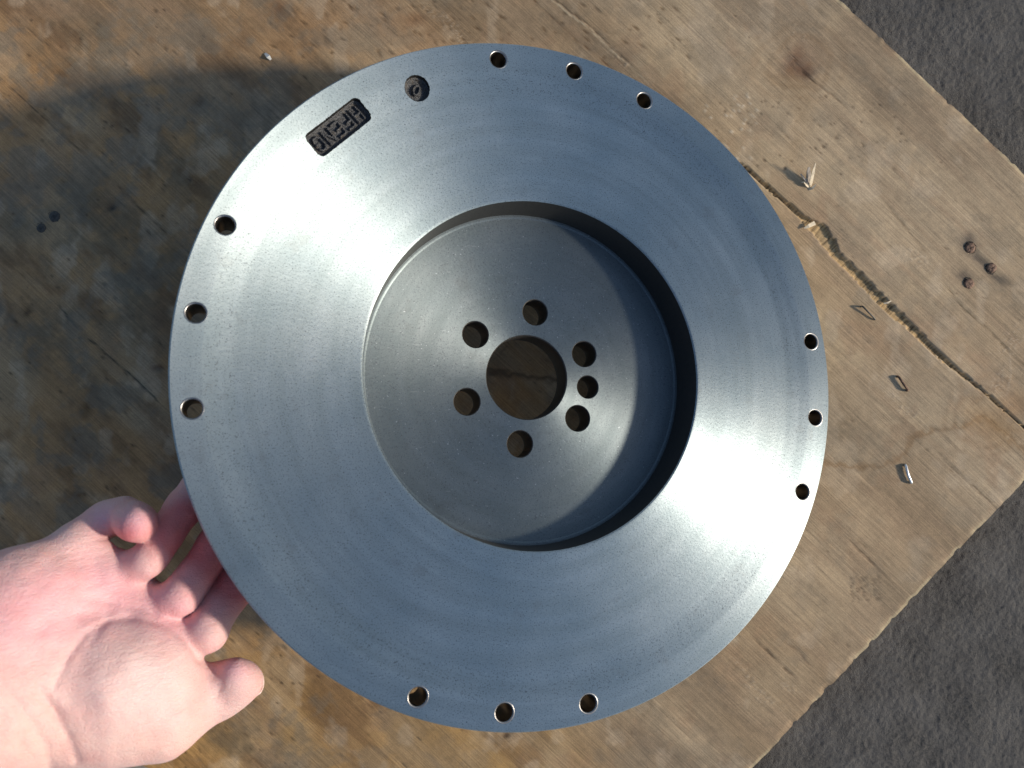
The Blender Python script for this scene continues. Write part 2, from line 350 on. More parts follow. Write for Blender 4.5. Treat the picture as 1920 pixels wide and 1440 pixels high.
poly([(880, 690), (940, 700), (985, 706), (1060, 712)], 5, (.09, .05, .025), .6, .0002, jag=6)
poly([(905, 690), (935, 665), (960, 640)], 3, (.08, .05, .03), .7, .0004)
# tide marks of spilled water
poly([(1520, 862), (1560, 868), (1600, 876), (1650, 872), (1690, 862), (1700, 835), (1715, 815), (1760, 808), (1800, 800), (1840, 782), (1870, 800), (1900, 830), (1950, 870)], 5, (.26, .155, .065), .55, 0, jag=7)
for (cx, cy, r1, r2) in ((1812, 455, 22, 12), (1850, 492, 20, 12), (1808, 522, 20, 12), (1870, 520, 16, 8), (1835, 478, 14, 8)):
    k = blob(cx, cy, r1, r2); col = mixc(col, (.10, .08, .06), k * .75); h -= k * .0005
col = mixc(col, (.40, .285, .165), sst(py + (px - 1560) * .12 + (med - .5) * 60, 862, 880) * sst(px, 1450, 1560) * sst(1700 - px, -160, 0) * .25)
col = mixc(col, (.36, .23, .10), np.clip(blob(1870, 800, 50, 26, 30) + blob(1470, 150, 60, 30) * .5 + blob(1495, 250, 22, 60, 0) * .5, 0, 1) * .5)
# scuffed patches: lifted pale fibres
for (cx, cy, r1, r2) in ((1715, 490, 34, 12), (1500, 70, 22, 7), (1905, 640, 22, 30), (1180, 130, 60, 8), (850, 60, 90, 12), (1300, 1120, 30, 20), (1420, 1290, 60, 10), (1690, 760, 60, 6), (1480, 1290, 25, 9), (1870, 720, 18, 30)):
    k = blob(cx, cy, r1, r2) * sst(fbm(px / 2.6, py / 2.6, 15, 2), .55, .75); col = mixc(col, (.56, .46, .32), k * .55); h += k * .0003
# the long split where the face veneer has torn away: cross-grained inner ply shows
SP = [(1386, 305, 2.5), (1420, 334, 3.5), (1460, 368, 4.5), (1500, 404, 5), (1516, 418, 9), (1538, 432, 15), (1552, 452, 15), (1566, 476, 9), (1600, 508, 9.5), (1640, 550, 10.5), (1675, 585, 10.5), (1700, 606, 7.5), (1722, 628, 7.5),
      (1750, 655, 7), (1790, 690, 4.5), (1830, 722, 3), (1880, 765, 2.2), (1920, 800, 2.6), (1990, 865, 2), (2080, 950, 2)]
best = np.full(px.shape, 1e9); X_ = px + (vn(px / 6, py / 6, 6) - .5) * 3.5; Y_ = py + (vn(px / 6 + 5, py / 6, 7) - .5) * 3.5
for p, q in zip(SP[:-1], SP[1:]):
    d, t = seg_d(X_, Y_, p[0], p[1], q[0], q[1]); best = np.minimum(best, d / ((p[2] + (q[2] - p[2]) * t) * .85))
inn = 1 - sst(best, .90, 1.03)
ribs = fbm(a_ * 620, b_ * 40, 3, 3, .6)
ic = np.empty(col.shape); ic[:] = (.40, .285, .14); ic *= (.6 + .8 * ribs)[..., None]
col = col * (1 - inn[..., None]) + ic * inn[..., None]
h -= inn * (.0019 - ribs * .0002)
# gentle relief everywhere
h += (fbm(a_ * 30, b_ * 420, 2, 3, .6) - .5) * .00022 + (fbm(a_ * 90, b_ * 160, 5, 3) - .5) * .00018 + (lo - .5) * .0006
h -= .0006 * sst(b_, .004, 0) * vn(a_ * 300, b_ * 0, 3) + .0006 * sst(a_, -.004, 0) * vn(b_ * 300, b_ * 0, 4)
split_mask = inn.copy()
col = .5 * (np.clip(col * np.array([.97, .925, .93]), 0, 1) ** 1.12) / .5
col = mixc(col, (.18, .145, .10), sst(fbm(px / 75 + 11, py / 75 + 2, 3, 5, .68), .52, .66) * .55 * (.45 + .55 * np.clip(left, 0, 1)))
col *= (1 + (fbm(a_ * 14, b_ * 45, 2, 5, .65) - .5) * .7 + (fbm(px / 9, py / 9, 6, 3, .6) - .5) * .3)[..., None]
# pale fresh arris
rim = np.clip(sst(-a_, .0022, .0006) + sst(b_, .0022, .0006), 0, 1) * sst(fbm(a_ * 80, b_ * 80, 9), .35, .6)
col = mixc(col, (.60, .46, .26), rim * .6)
ply = bpy.data.objects.new('plywood_sheet', None); C.objects.link(ply)
tag(ply, 'weathered plywood sheet with stains and a long split lying on dark asphalt', 'plywood')
PM = mat_ply()
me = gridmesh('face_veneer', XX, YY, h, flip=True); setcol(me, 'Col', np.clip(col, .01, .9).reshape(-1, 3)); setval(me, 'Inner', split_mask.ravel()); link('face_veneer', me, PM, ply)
pl_light = mat_plain('inner_ply', (.48, .33, .17), .8, 0, .3, 250, .6, .0006); pl_dark = mat_plain('cross_ply', (.30, .19, .09), .85, 0, .3, 250, .6, .0006)
def slab(a0, a1, b0, b1, z0, z1):
    v = [(*(CO + a * A + b * B), z) for z in (z0, z1) for (a, b) in ((a0, b0), (a0, b1), (a1, b1), (a1, b0))]
    return v, [(0, 1, 2, 3), (7, 6, 5, 4), (0, 4, 5, 1), (1, 5, 6, 2), (2, 6, 7, 3), (3, 7, 4, 0)]
for i in range(5):
    z1 = -.0020 - i * .0026; o_ = (.0009, .0003, .0011, .0004, .0009)[i]
    v, f = slab(-1.2, -o_, o_, 1.2, z1 - .00255, z1)
    v[0:4] = v[0:4]; link('ply_layer', mesh_py('ply_layer', v, f, False), pl_light if i % 2 == 0 else pl_dark, ply)
# skirt closing the veneer's sides
nb = len(bv); na = len(av)
top = np.stack([XX[-1], YY[-1], h[-1]], 1); top2 = np.stack([XX[:, 0], YY[:, 0], h[:, 0]], 1)
for tp in (top, top2[::-1]):
    lo_ = tp.copy(); lo_[:, 2] = -.0021; n = len(tp); v = np.concatenate([tp, lo_]); i = np.arange(n - 1)
    me = mesh_np('veneer_edge', v, np.stack([i, i + n, i + n + 1, i + 1], 1)); link('veneer_edge', me, pl_light, ply)

# nails, staples, splinters standing in the sheet
rust = mat_plain('rusty_steel', (.13, .075, .048), .7, .4, .5, 900, 1.0, .0006)
darksteel = mat_plain('dark_steel', (.10, .085, .065), .6, .3, .3, 900, .4, .0002)
dullrust = mat_plain('dull_nail', (.045, .038, .03), .75, 0, .4, 900, 1.0, .0006)
brightsteel = mat_plain('bright_steel', (.60, .60, .60), .4, 1.0, .1, 900, .2, .0001)
woodlight = mat_plain('pale_splinter', (.62, .50, .34), .7, 0, .25, 500, .5, .0003)
woodgrey = mat_plain('grey_splinter', (.27, .23, .19), .7, 0, .3, 500, .5, .0003)
holem = mat_plain('dark_pit', (.05, .035, .022), .9, 0, .4, 900, .5, .0004)
def nail(x, y, r, tilt, m_, lab):
    r *= .88; tilt = tuple(q * .5 for q in tilt)
    prof = [(0.0, .0004)] + [(r * t, .0004 + .0003 * (1 - t * t)) for t in (.3, .6, .85)] + [(r, .0002), (r, -.0004), (r * .45, -.0006), (r * .42, -.006), (0, -.007)]
    v, f = lathe(prof, 20); R = np.random.RandomState(int(x)); v = np.array(v); v += R.normal(0, 1, v.shape) * (r * .04, r * .04, r * .02)
    me = mesh_py('nail', v, f); o = link('nail', me, m_, ply); p = P(x, y, CAMZ); o.location = (p[0], p[1], .0000); o.rotation_euler = tilt; o['label'] = lab
    # crushed dark ring of wood round the head
    prof = [(r * .95, -.0008), (r * 1.08, -.0002), (r * 1.2, -.0002), (r * 1.4, -.0010)]
    v, f = lathe(prof, 22); v = np.array(v); v += R.normal(0, 1, v.shape) * (r * .09, r * .09, .00008)
    link('crushed_wood', mesh_py('crushed_wood', v, f), holem, o)
nail(1819, 465, .0034, (.15, -.1, 0), rust, 'rusty nail head nearest the sheet edge, in a torn grey pit')
nail(1859, 502, .0032, (-.1, -.12, 0), rust, 'dull brown nail head, rightmost of the three')
nail(1817, 532, .0033, (.1, .1, 0), rust, 'rusty nail head, lowest of the three')
nail(103, 406, .0036, (.1, .1, 0), dullrust, 'dark nail head in grey stained wood')
nail(78, 428, .0031, (.2, .1, 0), dullrust, 'smaller dark nail head in grey stained wood')
def tube(pts, rad, n=8):
    pts = [Vector(p) for p in pts]; v = []; f = []; prev = None
    for i, p in enumerate(pts):
        t = (pts[min(i + 1, len(pts) - 1)] - pts[max(i - 1, 0)]).normalized()
        a = t.cross(Vector((.3, .2, 1))).normalized() if prev is None else (prev - t * prev.dot(t)).normalized(); prev = a; b = t.cross(a)
        r = rad[i] if hasattr(rad, '__len__') else rad
        for k in range(n):
            q = 2 * math.pi * k / n; v.append(p + a * math.cos(q) * r + b * math.sin(q) * r)
    for i in range(len(pts) - 1):
        for k in range(n): l = (k + 1) % n; f.append((i * n + k, i * n + l, (i + 1) * n + l, (i + 1) * n + k))
    f.append(tuple(range(n))[::-1]); f.append(tuple((len(pts) - 1) * n + k for k in range(n))); return v, f
def staple(p0, p1, ht, rad, m_, lab, bend=0.0, ht2=None):
    a = P(*p0, CAMZ); b = P(*p1, CAMZ); a[2] = b[2] = 0; n_ = Vector((0, 0, 1)); a = Vector(a); b = Vector(b); s = (b - a).cross(n_).normalized() * bend
    ht2 = ht if ht2 is None else ht2
    pts = [a - n_ * .003, a + n_ * ht * .5, a + n_ * (ht - rad) + s * .3, a * .94 + b * .06 + n_ * ht + s * .5, a * .5 + b * .5 + n_ * (ht + ht2) / 2 + s, a * .06 + b * .94 + n_ * ht2 + s * .5, b + n_ * (ht2 - rad), b + n_ * ht2 * .5, b - n_ * .003]
    v, f = tube(pts, rad, 8); o = link('staple', mesh_py('staple', v, f), m_, ply); o['label'] = lab
staple((1614, 575), (1640, 599), .0024, .0005, darksteel, 'dark staple standing up below the split, nearest it', 0, .0010)
staple((1682, 706), (1700, 732), .0016, .0007, rust, 'brown staple standing up, middle of the three staples')
staple((1697, 872), (1708, 905), .0014, .0008, brightsteel, 'shiny twisted staple next to the water mark', .0008)
def strip(pts, wid, m_, name, lab=None, parent=ply):   # thin tapering blade of wood
    pts = [Vector(p) for p in pts]; v = []; f = []
    for i, p in enumerate(pts):
        t = (pts[min(i + 1, len(pts) - 1)] - pts[max(i - 1, 0)]).normalized(); s = t.cross(Vector((.1, .1, 1))).normalized(); w = wid[i]
        u = t.cross(s).normalized() * .00018
        v += [p - s * w - u, p + s * w - u, p + s * w + u, p - s * w + u]
    for i in range(len(pts) - 1):
        for k in range(4): l = (k + 1) % 4; f.append((i * 4 + k, i * 4 + l, i * 4 + 4 + l, i * 4 + 4 + k))
    f += [(3, 2, 1, 0), tuple(len(v) - 4 + k for k in range(4))]
    o = link(name, mesh_py(name, v, f, False), m_, parent)
    if lab: o['label'] = lab
    return o
def Q(x, y, z): p = P(x, y, CAMZ - z); return Vector(p)
sp = bpy.data.objects.new('splinter', None); C.objects.link(sp); sp.parent = ply; sp['label'] = 'tuft of lifted splinters above the split'
strip([Q(1519, 352, -.001), Q(1521, 340, .003), Q(1525, 322, .006), Q(1529, 306, .009)], [.0006, .0010, .0008, .0003], woodlight, 'sliver', None, sp)
strip([Q(1518, 350, -.001), Q(1516, 336, .002), Q(1516, 322, .004), Q(1517, 313, .005)], [.0010, .0016, .0012, .0005], woodgrey, 'sliver', None, sp)
strip([Q(1520, 352, -.001), Q(1514, 342, .002), Q(1507, 334, .003), Q(1501, 326, .003)], [.0005, .0006, .0005, .0003], woodgrey, 'sliver', None, sp)
strip([Q(1520, 354, -.001), Q(1512, 346, .0015), Q(1508, 341, .002), Q(1503, 342, .001)], [.0006, .0009, .0006, .0003], woodlight, 'sliver', None, sp)
strip([Q(1517, 354, 0), Q(1523, 353, .001), Q(1530, 346, .0018)], [.001, .0008, .0003], woodlight, 'sliver', None, sp)
strip([Q(1671, 564, .0004), Q(1664, 568, .0006), Q(1657, 569, .0003)], [.0003, .0005, .0003], woodlight, 'sliver', 'pale sliver lying across the split')
strip([Q(1528, 418, .0005), Q(1516, 424, .0015), Q(1508, 428, .0012)], [.0012, .0010, .0004], woodlight, 'sliver', 'pale sliver at the widest part of the split')
chip = strip([Q(497, 100, .0004), Q(503, 106, .0016), Q(508, 112, .0004)], [.0006, .0012, .0006], mat_plain('white_chip', (.42, .41, .38), .7), 'wood_chip', None, None)
tag(chip, 'tiny white chip lying on the plywood left of the flywheel top', 'chip')

# ------------------------------------------------------------------ flywheel
UU, VV, NN = Vector((0.95405936, 0, -0.29961765)), Vector((-0.03314541, 0.99386214, -0.10554347)), Vector((0.29777864, 0.11062569, 0.94820348))
fw = bpy.data.objects.new('flywheel', None); C.objects.link(fw)
M = Matrix((UU, VV, NN)).transposed().to_4x4(); M.translation = Vector((.0146, .0060, CAMZ - .3682)); fw.matrix_world = M
tag(fw, 'silver machined flywheel with deep centre recess and bolt holes, tilted up by the hand', 'flywheel')
prof = [(.0213, -.0370), (.0213, -.0236), (.0218, -.0230), (.030, -.0230), (.042, -.0230), (.056, -.0226), (.070, -.0216), (.0818, -.0207), (.0824, -.0204), (.0828, -.0203), (.0837, -.0203),
        (.0843, -.0120), (.0850, -.0026), (.0856, -.0021), (.0862, -.0020), (.100, -.0020), (.120, -.0020), (.1385, -.0020), (.1405, -.00185), (.1460, -.00105), (.1500, -.00040), (.1516, -.00012), (.1524, .0), (.158, .0), (.1643, 0), (.165, -.0008),
        (.165, -.0120), (.165, -.0205), (.1640, -.0215), (.120, -.0215), (.100, -.0215), (.091, -.0355), (.0895, -.0370), (.040, -.0370)]
v, f = lathe(prof, 360, True); f = [q[::-1] for q in f] if True else f
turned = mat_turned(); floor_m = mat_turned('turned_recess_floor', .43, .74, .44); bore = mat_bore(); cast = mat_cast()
body_me = mesh_py('body', v, f)
import bmesh
def fixn(me):
    bm = bmesh.new(); bm.from_mesh(me); bmesh.ops.recalc_face_normals(bm, faces=bm.faces); bm.to_mesh(me); bm.free()
fixn(body_me)
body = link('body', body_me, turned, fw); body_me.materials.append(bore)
RH = [(a, .1564) for a in (96.2, 81.4, 66.5, 156.2, 171.1, -174.0, -113.8, -98.9, -83.9, 6.3, -8.9, -23.8)]
HH = [(80.6, .0341, .0066), (141.0, .0341, .0066), (-158.9, .0341, .0066), (-98.6, .0341, .0066), (-38.6, .0341, .0066), (21.1, .0341, .0066), (-8.7, .0334, .0058)]
cv, cf = [], []
def addsolid(v, f):
    o = len(cv); cv.extend([tuple(p) for p in v]); cf.extend([tuple(i + o for i in q) for q in f])
def cyl(cx, cy, prof, n):
    v, f = lathe(prof, n); f.append(tuple(range(n))[::-1]); f.append(tuple((len(prof) - 1) * n + k for k in range(n)))
    return [(x + cx, y + cy, z) for x, y, z in v], f
for a, r in RH:
    c, s = math.cos(math.radians(a)) * r, math.sin(math.radians(a)) * r; addsolid(*cyl(c, s, [(.00475, -.03), (.00475, .003)], 64))
for a, r, q in HH:
    c, s = math.cos(math.radians(a)) * r, math.sin(math.radians(a)) * r
    addsolid(*cyl(c, s, [(q, -.045), (q, -.0234), (q + .0014, -.022)], 180))
# pockets for the cast markings: ragged outlines
R_ = np.random.RandomState(5)
def outline_rect(L, Wd, rc, n=120):
    pts = []
    for k in range(n):
        t = 2 * math.pi * k / n; dx, dy = math.cos(t), math.sin(t)
        lo_, hi_ = 0, .05
        for _ in range(30):
            m_ = (lo_ + hi_) / 2; qx, qy = abs(dx * m_) - (L / 2 - rc), abs(dy * m_) - (Wd / 2 - rc)
            d = math.hypot(max(qx, 0), max(qy, 0)) + min(max(qx, qy), 0) - rc
            if d > 0: hi_ = m_
            else: lo_ = m_
        rr = lo_ + R_.normal(0, .00009); pts.append((dx * rr, dy * rr))
    return pts
PC = (-.0944, .1128); ex = Vector((-.731, -.682)); ey = Vector((.682, -.731))
def place(pts, c, ex, ey): return [(c[0] + ex.x * x + ey.x * y, c[1] + ex.y * x + ey.y * y) for x, y in pts]
def prism(pts, z0, z1):
    n = len(pts); v = [(x, y, z0) for x, y in pts] + [(x, y, z1) for x, y in pts]
    return v, [tuple(range(n))[::-1], tuple(range(n, 2 * n))] + [(k, (k + 1) % n, n + (k + 1) % n, n + k) for k in range(n)]
rect = outline_rect(.0325, .0122, .0028, 150); circ = [(math.cos(2 * math.pi * k / 70) * (.0062 + R_.normal(0, .00009)), math.sin(2 * math.pi * k / 70) * (.0062 + R_.normal(0, .00009))) for k in range(70)]
CC = (.1476 * math.cos(math.radians(113.0)), .1476 * math.sin(math.radians(113.0)))
addsolid(*prism(place(rect, PC, ex, ey), -.0060, .003)); addsolid(*prism(place(circ, CC, Vector((1, 0)), Vector((0, 1))), -.0060, .003))
cm = mesh_py('cutter', cv, cf); fixn(cm); cut = link('cutter', cm, bore); cut.parent = fw
bpy.context.view_layer.update()
md = body.modifiers.new('b', 'BOOLEAN'); md.operation = 'DIFFERENCE'; md.object = cut; md.solver = 'EXACT'
dg = bpy.context.evaluated_depsgraph_get(); new = bpy.data.meshes.new_from_object(body.evaluated_get(dg)); body.modifiers.clear()
body.data = new; bpy.data.objects.remove(cut)
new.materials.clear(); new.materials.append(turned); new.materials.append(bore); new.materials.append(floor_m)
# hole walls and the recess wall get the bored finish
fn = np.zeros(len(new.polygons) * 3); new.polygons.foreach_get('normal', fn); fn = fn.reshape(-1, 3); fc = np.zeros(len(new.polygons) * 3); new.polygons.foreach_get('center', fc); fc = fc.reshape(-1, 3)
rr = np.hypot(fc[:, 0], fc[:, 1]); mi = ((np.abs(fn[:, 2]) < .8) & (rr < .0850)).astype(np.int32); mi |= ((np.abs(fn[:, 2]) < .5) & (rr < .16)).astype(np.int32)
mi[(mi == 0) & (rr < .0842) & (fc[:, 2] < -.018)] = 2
new.polygons.foreach_set('material_index', mi); new.polygons.foreach_set('use_smooth', np.ones(len(new.polygons), bool))
new.set_sharp_from_angle(angle=math.radians(9)); new.update()
# threaded holes
tp = [(.00472, -.00002), (.0043, -.0005)]
z = -.0006
while z > -.0208:
    tp += [(.00395, z), (.00425, z - .0006)]; z -= .00125
tp += [(.0043, -.0212), (.00472, -.0214)]
v, f = lathe(tp, 40, True); tm = mesh_py('threaded_hole', v, f); fixn(tm)
thr = mat_bore('threads', (.34, .32, .30), .35)
for a, r in RH:
    o = link('threaded_hole', tm, thr, fw); o.location = (math.cos(math.radians(a)) * r, math.sin(math.radians(a)) * r, 0)
# cast markings: rough sunken pads with raised characters
GL = {'H': [[(0, 0), (0, 1)], [(1, 0), (1, 1)], [(0, .5), (1, .5)]], 'F': [[(0, 0), (0, 1)], [(0, 1), (1, 1)], [(0, .55), (.8, .55)]],
      'E': [[(0, 0), (0, 1)], [(0, 1), (1, 1)], [(0, .52), (.8, .52)], [(0, 0), (1, 0)]], 'N': [[(0, 0), (0, 1)], [(0, 1), (1, 0)], [(1, 0), (1, 1)]],
      'G': [[(1, .8), (.8, 1)], [(.8, 1), (.25, 1)], [(.25, 1), (0, .75)], [(0, .75), (0, .25)], [(0, .25), (.25, 0)], [(.25, 0), (.8, 0)], [(.8, 0), (1, .2)], [(1, .2), (1, .5)], [(1, .5), (.6, .5)]],
      'O': [[(math.cos(i * .785) * .5 + .5, math.sin(i * .785) * .5 + .5), (math.cos((i + 1) * .785) * .5 + .5, math.sin((i + 1) * .785) * .5 + .5)] for i in range(8)]}
def marking(text, L, Wd, rc, cw, ch, pitch, c, ex, ey, seed, lab, rot=0):
    n1 = int(L / .00022) + 14; n2 = int(Wd / .00022) + 14
    x, y = np.meshgrid(np.linspace(-L / 2 - .0006, L / 2 + .0006, n1), np.linspace(-Wd / 2 - .0006, Wd / 2 + .0006, n2), indexing='ij')
    qx, qy = np.abs(x) - (L / 2 - rc), np.abs(y) - (Wd / 2 - rc)
    d = np.hypot(np.maximum(qx, 0), np.maximum(qy, 0)) + np.minimum(np.maximum(qx, qy), 0) - rc
    z = -.0018 * sst(-d, -.0002, .0019) - .0022
    lw = np.full(x.shape, 1e9); x0 = -(len(text) - 1) * pitch / 2
    for i, t in enumerate(text):
        for (p, q) in GL[t]:
            cx = x0 + i * pitch
            dd, _ = seg_d(x, y, cx + (p[0] - .5) * cw, (p[1] - .5) * ch, cx + (q[0] - .5) * cw, (q[1] - .5) * ch); lw = np.minimum(lw, dd)
    z += .0014 * (1 - sst(lw + (vn(x * 2600, y * 2600, seed) - .5) * .0003, .00028, .0007))
    z += (fbm(x * 2300 + 40, y * 2300 + 9, seed, 3, .7) - .5) * .0006
    z = np.where(d > 0, np.minimum(z, -.0030), z)
    XW = c[0] + ex.x * x + ey.x * y; YW = c[1] + ex.y * x + ey.y * y
    me = gridmesh('cast_marking', XW, YW, z); o = link('cast_marking', me, cast, fw); o['label'] = lab
marking('HFENG', .0325, .0122, .0028, .0036, .0066, .0058, PC, ex, ey, 3, 'rough black sunken cast plate with raised letters')
marking('O', .0124, .0124, .0061, .0030, .0052, .005, CC, Vector((.95, -.31)), Vector((.31, .95)), 5, 'rough black sunken round cast mark')

# ------------------------------------------------------------------ hand
def sd_cap(p, a, b, ra, rb):          # round cone (approximate)
    ab = b - a; t = np.clip(((p - a) @ ab) / (ab @ ab), 0, 1); q = p - a - t[..., None] * ab
    return np.sqrt((q * q).sum(-1)) - (ra + (rb - ra) * t)
def smin(a, b, k):
    hh = np.clip(.5 + .5 * (b - a) / k, 0, 1); return b * (1 - hh) + a * hh - k * hh * (1 - hh)
mm = .001
def chain(pts, k=.004):
    d = None
    for (p, q) in zip(pts[:-1], pts[1:]):
        s = sd_cap(G, P(*p[:3]).astype(np.float32), P(*q[:3]).astype(np.float32), p[3] * mm, q[3] * mm); d = s if d is None else smin(d, s, k)
    return d
def ball(x, y, d, r, sx=1, sy=1, sz=1):
    c = P(x, y, d).astype(np.float32); q = (G - c) / np.array([sx, sy, sz], np.float32); return (np.sqrt((q * q).sum(-1)) - r * mm) * min(sx, sy, sz)
VX = .0010
gx = np.arange(-.300, -.088, VX, dtype=np.float32); gy = np.arange(-.205, -.040, VX, dtype=np.float32); gz = np.arange(.060, .172, VX, dtype=np.float32)
G = np.stack(np.meshgrid(gx, gy, gz, indexing='ij'), -1)
palm = chain([(-90, 1210, .302, 17), (35, 1120, .318, 15.5), (140, 1032, .334, 11.0)], .01)
for c_ in ([(-60, 1250, .298, 17), (80, 1150, .320, 14), (222, 1082, .340, 10.5)], [(-40, 1290, .297, 17), (120, 1190, .322, 14), (278, 1140, .343, 10.8)], [(-20, 1330, .297, 17), (180, 1230, .325, 14), (318, 1205, .342, 11.5)]):
    palm = smin(palm, chain(c_, .01), .010)
palm = smin(palm, ball(25, 1140, .312, 21, 1.15, 1.0, .8), .012)            # heel of the hand
palm = smin(palm, chain([(100, 1320, .310, 16), (200, 1285, .318, 23), (268, 1268, .326, 23.0)], .012), .011)   # ball of the thumb
palm = smin(palm, chain([(150, 1020, .334, 8.5), (216, 1083, .337, 9.0), (276, 1143, .339, 9.0), (325, 1212, .339, 9.5)], .006), .006)   # pad under the knuckles
palm = smin(palm, chain([(60, 1350, .306, 17), (200, 1352, .316, 15.5), (300, 1342, .326, 15.5), (345, 1322, .336, 13)], .012), .010)
palm = smin(palm, chain([(-10, 1330, .296, 22), (-160, 1390, .285, 24), (-420, 1480, .270, 27)], .02), .02)       # wrist and forearm
palm = smin(palm, chain([(-30, 1230, .296, 21), (-180, 1290, .284, 25), (-430, 1400, .268, 28)], .02), .02)
thumb = chain([(335, 1322, .334, 13.5), (402, 1304, .343, 10.6), (428, 1287, .344, 10.3), (453, 1279, .344, 9.3)], .005)
thumb = smin(thumb, ball(440, 1268, .338, 6.5), .006)
pinky = chain([(150, 1010, .336, 9.0), (196, 976, .345, 8.0), (232, 966, .346, 7.8), (254, 978, .336, 8.3), (259, 984, .331, 8.0)], .003)
ring = smin(chain([(215, 1080, .340, 9.3), (275, 1052, .335, 8.0)], .004), chain([(293, 1030, .338, 8.1), (345, 952, .349, 8.1), (385, 895, .352, 7.6)], .003), .0028)
mid_ = smin(chain([(272, 1140, .342, 9.6), (336, 1120, .336, 8.2)], .004), chain([(350, 1100, .340, 8.4), (405, 1022, .350, 8.3), (452, 955, .356, 7.8)], .003), .0028)
idx = smin(chain([(318, 1205, .342, 10.2), (388, 1187, .338, 8.8)], .004), chain([(398, 1165, .342, 8.8), (445, 1095, .353, 8.6), (500, 1020, .362, 7.8)], .003), .0032)
D = smin(palm, thumb, .006)
for fg in (pinky, ring, mid_, idx): D = np.minimum(D, smin(palm, fg, .0012))
# creases and hollows on the palm side
zz = CAMZ - G[..., 2]; hx = 960 + G[..., 0] / zz * 1440; hy = 720 - G[..., 1] / zz * 1440
def crease(pts, w, dep):
    global D
    b_ = np.full(hx.shape, 1e9, np.float32)
    for p, q in zip(pts[:-1], pts[1:]):
        d, _ = seg_d(hx, hy, p[0], p[1], q[0], q[1]); b_ = np.minimum(b_, d)
    D = D + dep * mm * np.exp(-(b_ / w) ** 2)
crease([(100, 1290), (125, 1235), (160, 1190), (200, 1165), (255, 1158), (310, 1172), (350, 1205), (372, 1240)], 5, .8)
crease([(150, 1120), (200, 1128), (240, 1135), (290, 1150)], 6, .5)
crease([(60, 1180), (130, 1150), (190, 1150), (240, 1158)], 18, .8)
crease([(215, 1080), (240, 1105), (290, 1125)], 7, .3)
crease([(165, 1210), (200, 1165)], 4, .7)
crease([(75, 1290), (100, 1330), (128, 1380), (145, 1425)], 7, 1.0)
crease([(20, 1300), (55, 1350), (85, 1400), (95, 1440)], 8, .8)
crease([(-5, 1290), (60, 1300), (110, 1340)], 9, .7)
crease([(383, 1262), (392, 1290), (400, 1320)], 4, .35)
crease([(405, 1258), (418, 1275), (408, 1300)], 6, .6)
crease([(180, 1010), (216, 1012), (222, 1030)], 4, .5)
D = D.astype(np.float32)
D += ((fbm(hx / 40, hy / 40, 3, 3) - .5) * .0012).astype(np.float32)
def surface_nets(D, org, h_):
    nx, ny, nz = D.shape; neg = D < 0
    idx_ = np.zeros((nx - 1, ny - 1, nz - 1), bool); cnt = np.zeros(idx_.shape, np.int8)
    corners = [(i, j, k) for i in (0, 1) for j in (0, 1) for k in (0, 1)]
    for c in corners: cnt += neg[c[0]:nx - 1 + c[0], c[1]:ny - 1 + c[1], c[2]:nz - 1 + c[2]]
    act = np.argwhere((cnt > 0) & (cnt < 8)); vid = np.full(cnt.shape, -1, np.int32); vid[tuple(act.T)] = np.arange(len(act))
    vals = {c: D[act[:, 0] + c[0], act[:, 1] + c[1], act[:, 2] + c[2]] for c in corners}
    acc = np.zeros((len(act), 3)); n = np.zeros(len(act))
    for c in corners:
        for ax in range(3):
            if c[ax] == 0:
                e = list(c); e[ax] = 1; a, b = vals[c], vals[tuple(e)]; m_ = (a < 0) != (b < 0); t = np.where(m_, a / np.where(m_, a - b, 1), 0)
                p = np.tile(np.array(c, float), (len(act), 1)); p[:, ax] = t; acc[m_] += p[m_]; n[m_] += 1
    v = (act + acc / n[:, None]) * h_ + org; quads = []
    for ax in range(3):
        o1, o2 = [(1, 2), (2, 0), (0, 1)][ax]
        s0 = [slice(0, None)] * 3; s1 = [slice(0, None)] * 3; s0[ax] = slice(0, -1); s1[ax] = slice(1, None)
        ch = neg[tuple(s0)] != neg[tuple(s1)]; e = np.argwhere(ch)
        e = e[(e[:, o1] > 0) & (e[:, o2] > 0) & (e[:, o1] < D.shape[o1] - 1) & (e[:, o2] < D.shape[o2] - 1)]
        def at(d1, d2): q = e.copy(); q[:, o1] -= d1; q[:, o2] -= d2; return vid[tuple(q.T)]
        q = np.stack([at(1, 1), at(0, 1), at(0, 0), at(1, 0)], 1); fl = ~neg[tuple(e.T)]; q[fl] = q[fl][:, ::-1]; quads.append(q)
    return v, np.concatenate(quads)
hv, hf = surface_nets(D, np.array([gx[0], gy[0], gz[0]]), VX)
# light smoothing
ed = np.concatenate([hf[:, [0, 1]], hf[:, [1, 2]], hf[:, [2, 3]], hf[:, [3, 0]]]); ed = np.concatenate([ed, ed[:, ::-1]])
for _ in range(3):
    s_ = np.zeros_like(hv); np.add.at(s_, ed[:, 0], hv[ed[:, 1]]); c_ = np.bincount(ed[:, 0], minlength=len(hv))[:, None]; hv = hv * .45 + (s_ / c_) * .55
hme = mesh_np('hand', hv, hf); fixn(hme)
zz = CAMZ - hv[:, 2]; hx = 960 + hv[:, 0] / zz * 1440; hy = 720 - hv[:, 1] / zz * 1440
def hb(cx, cy, r, r2=None): return np.exp(-(((hx - cx) / r) ** 2 + ((hy - cy) / (r2 or r)) ** 2))
hc = np.empty((len(hv), 3)); hc[:] = (.62, .40, .36)
def hm(c, k):
    global hc
    hc = hc * (1 - k[:, None]) + np.array(c) * k[:, None]
hm((.70, .37, .39), np.clip(hb(40, 1160, 140, 90) + hb(180, 1110, 110, 70) + hb(330, 1160, 60), 0, 1) * .75)
hm((.67, .49, .45), np.clip(hb(250, 1270, 120, 90), 0, 1) * .8)
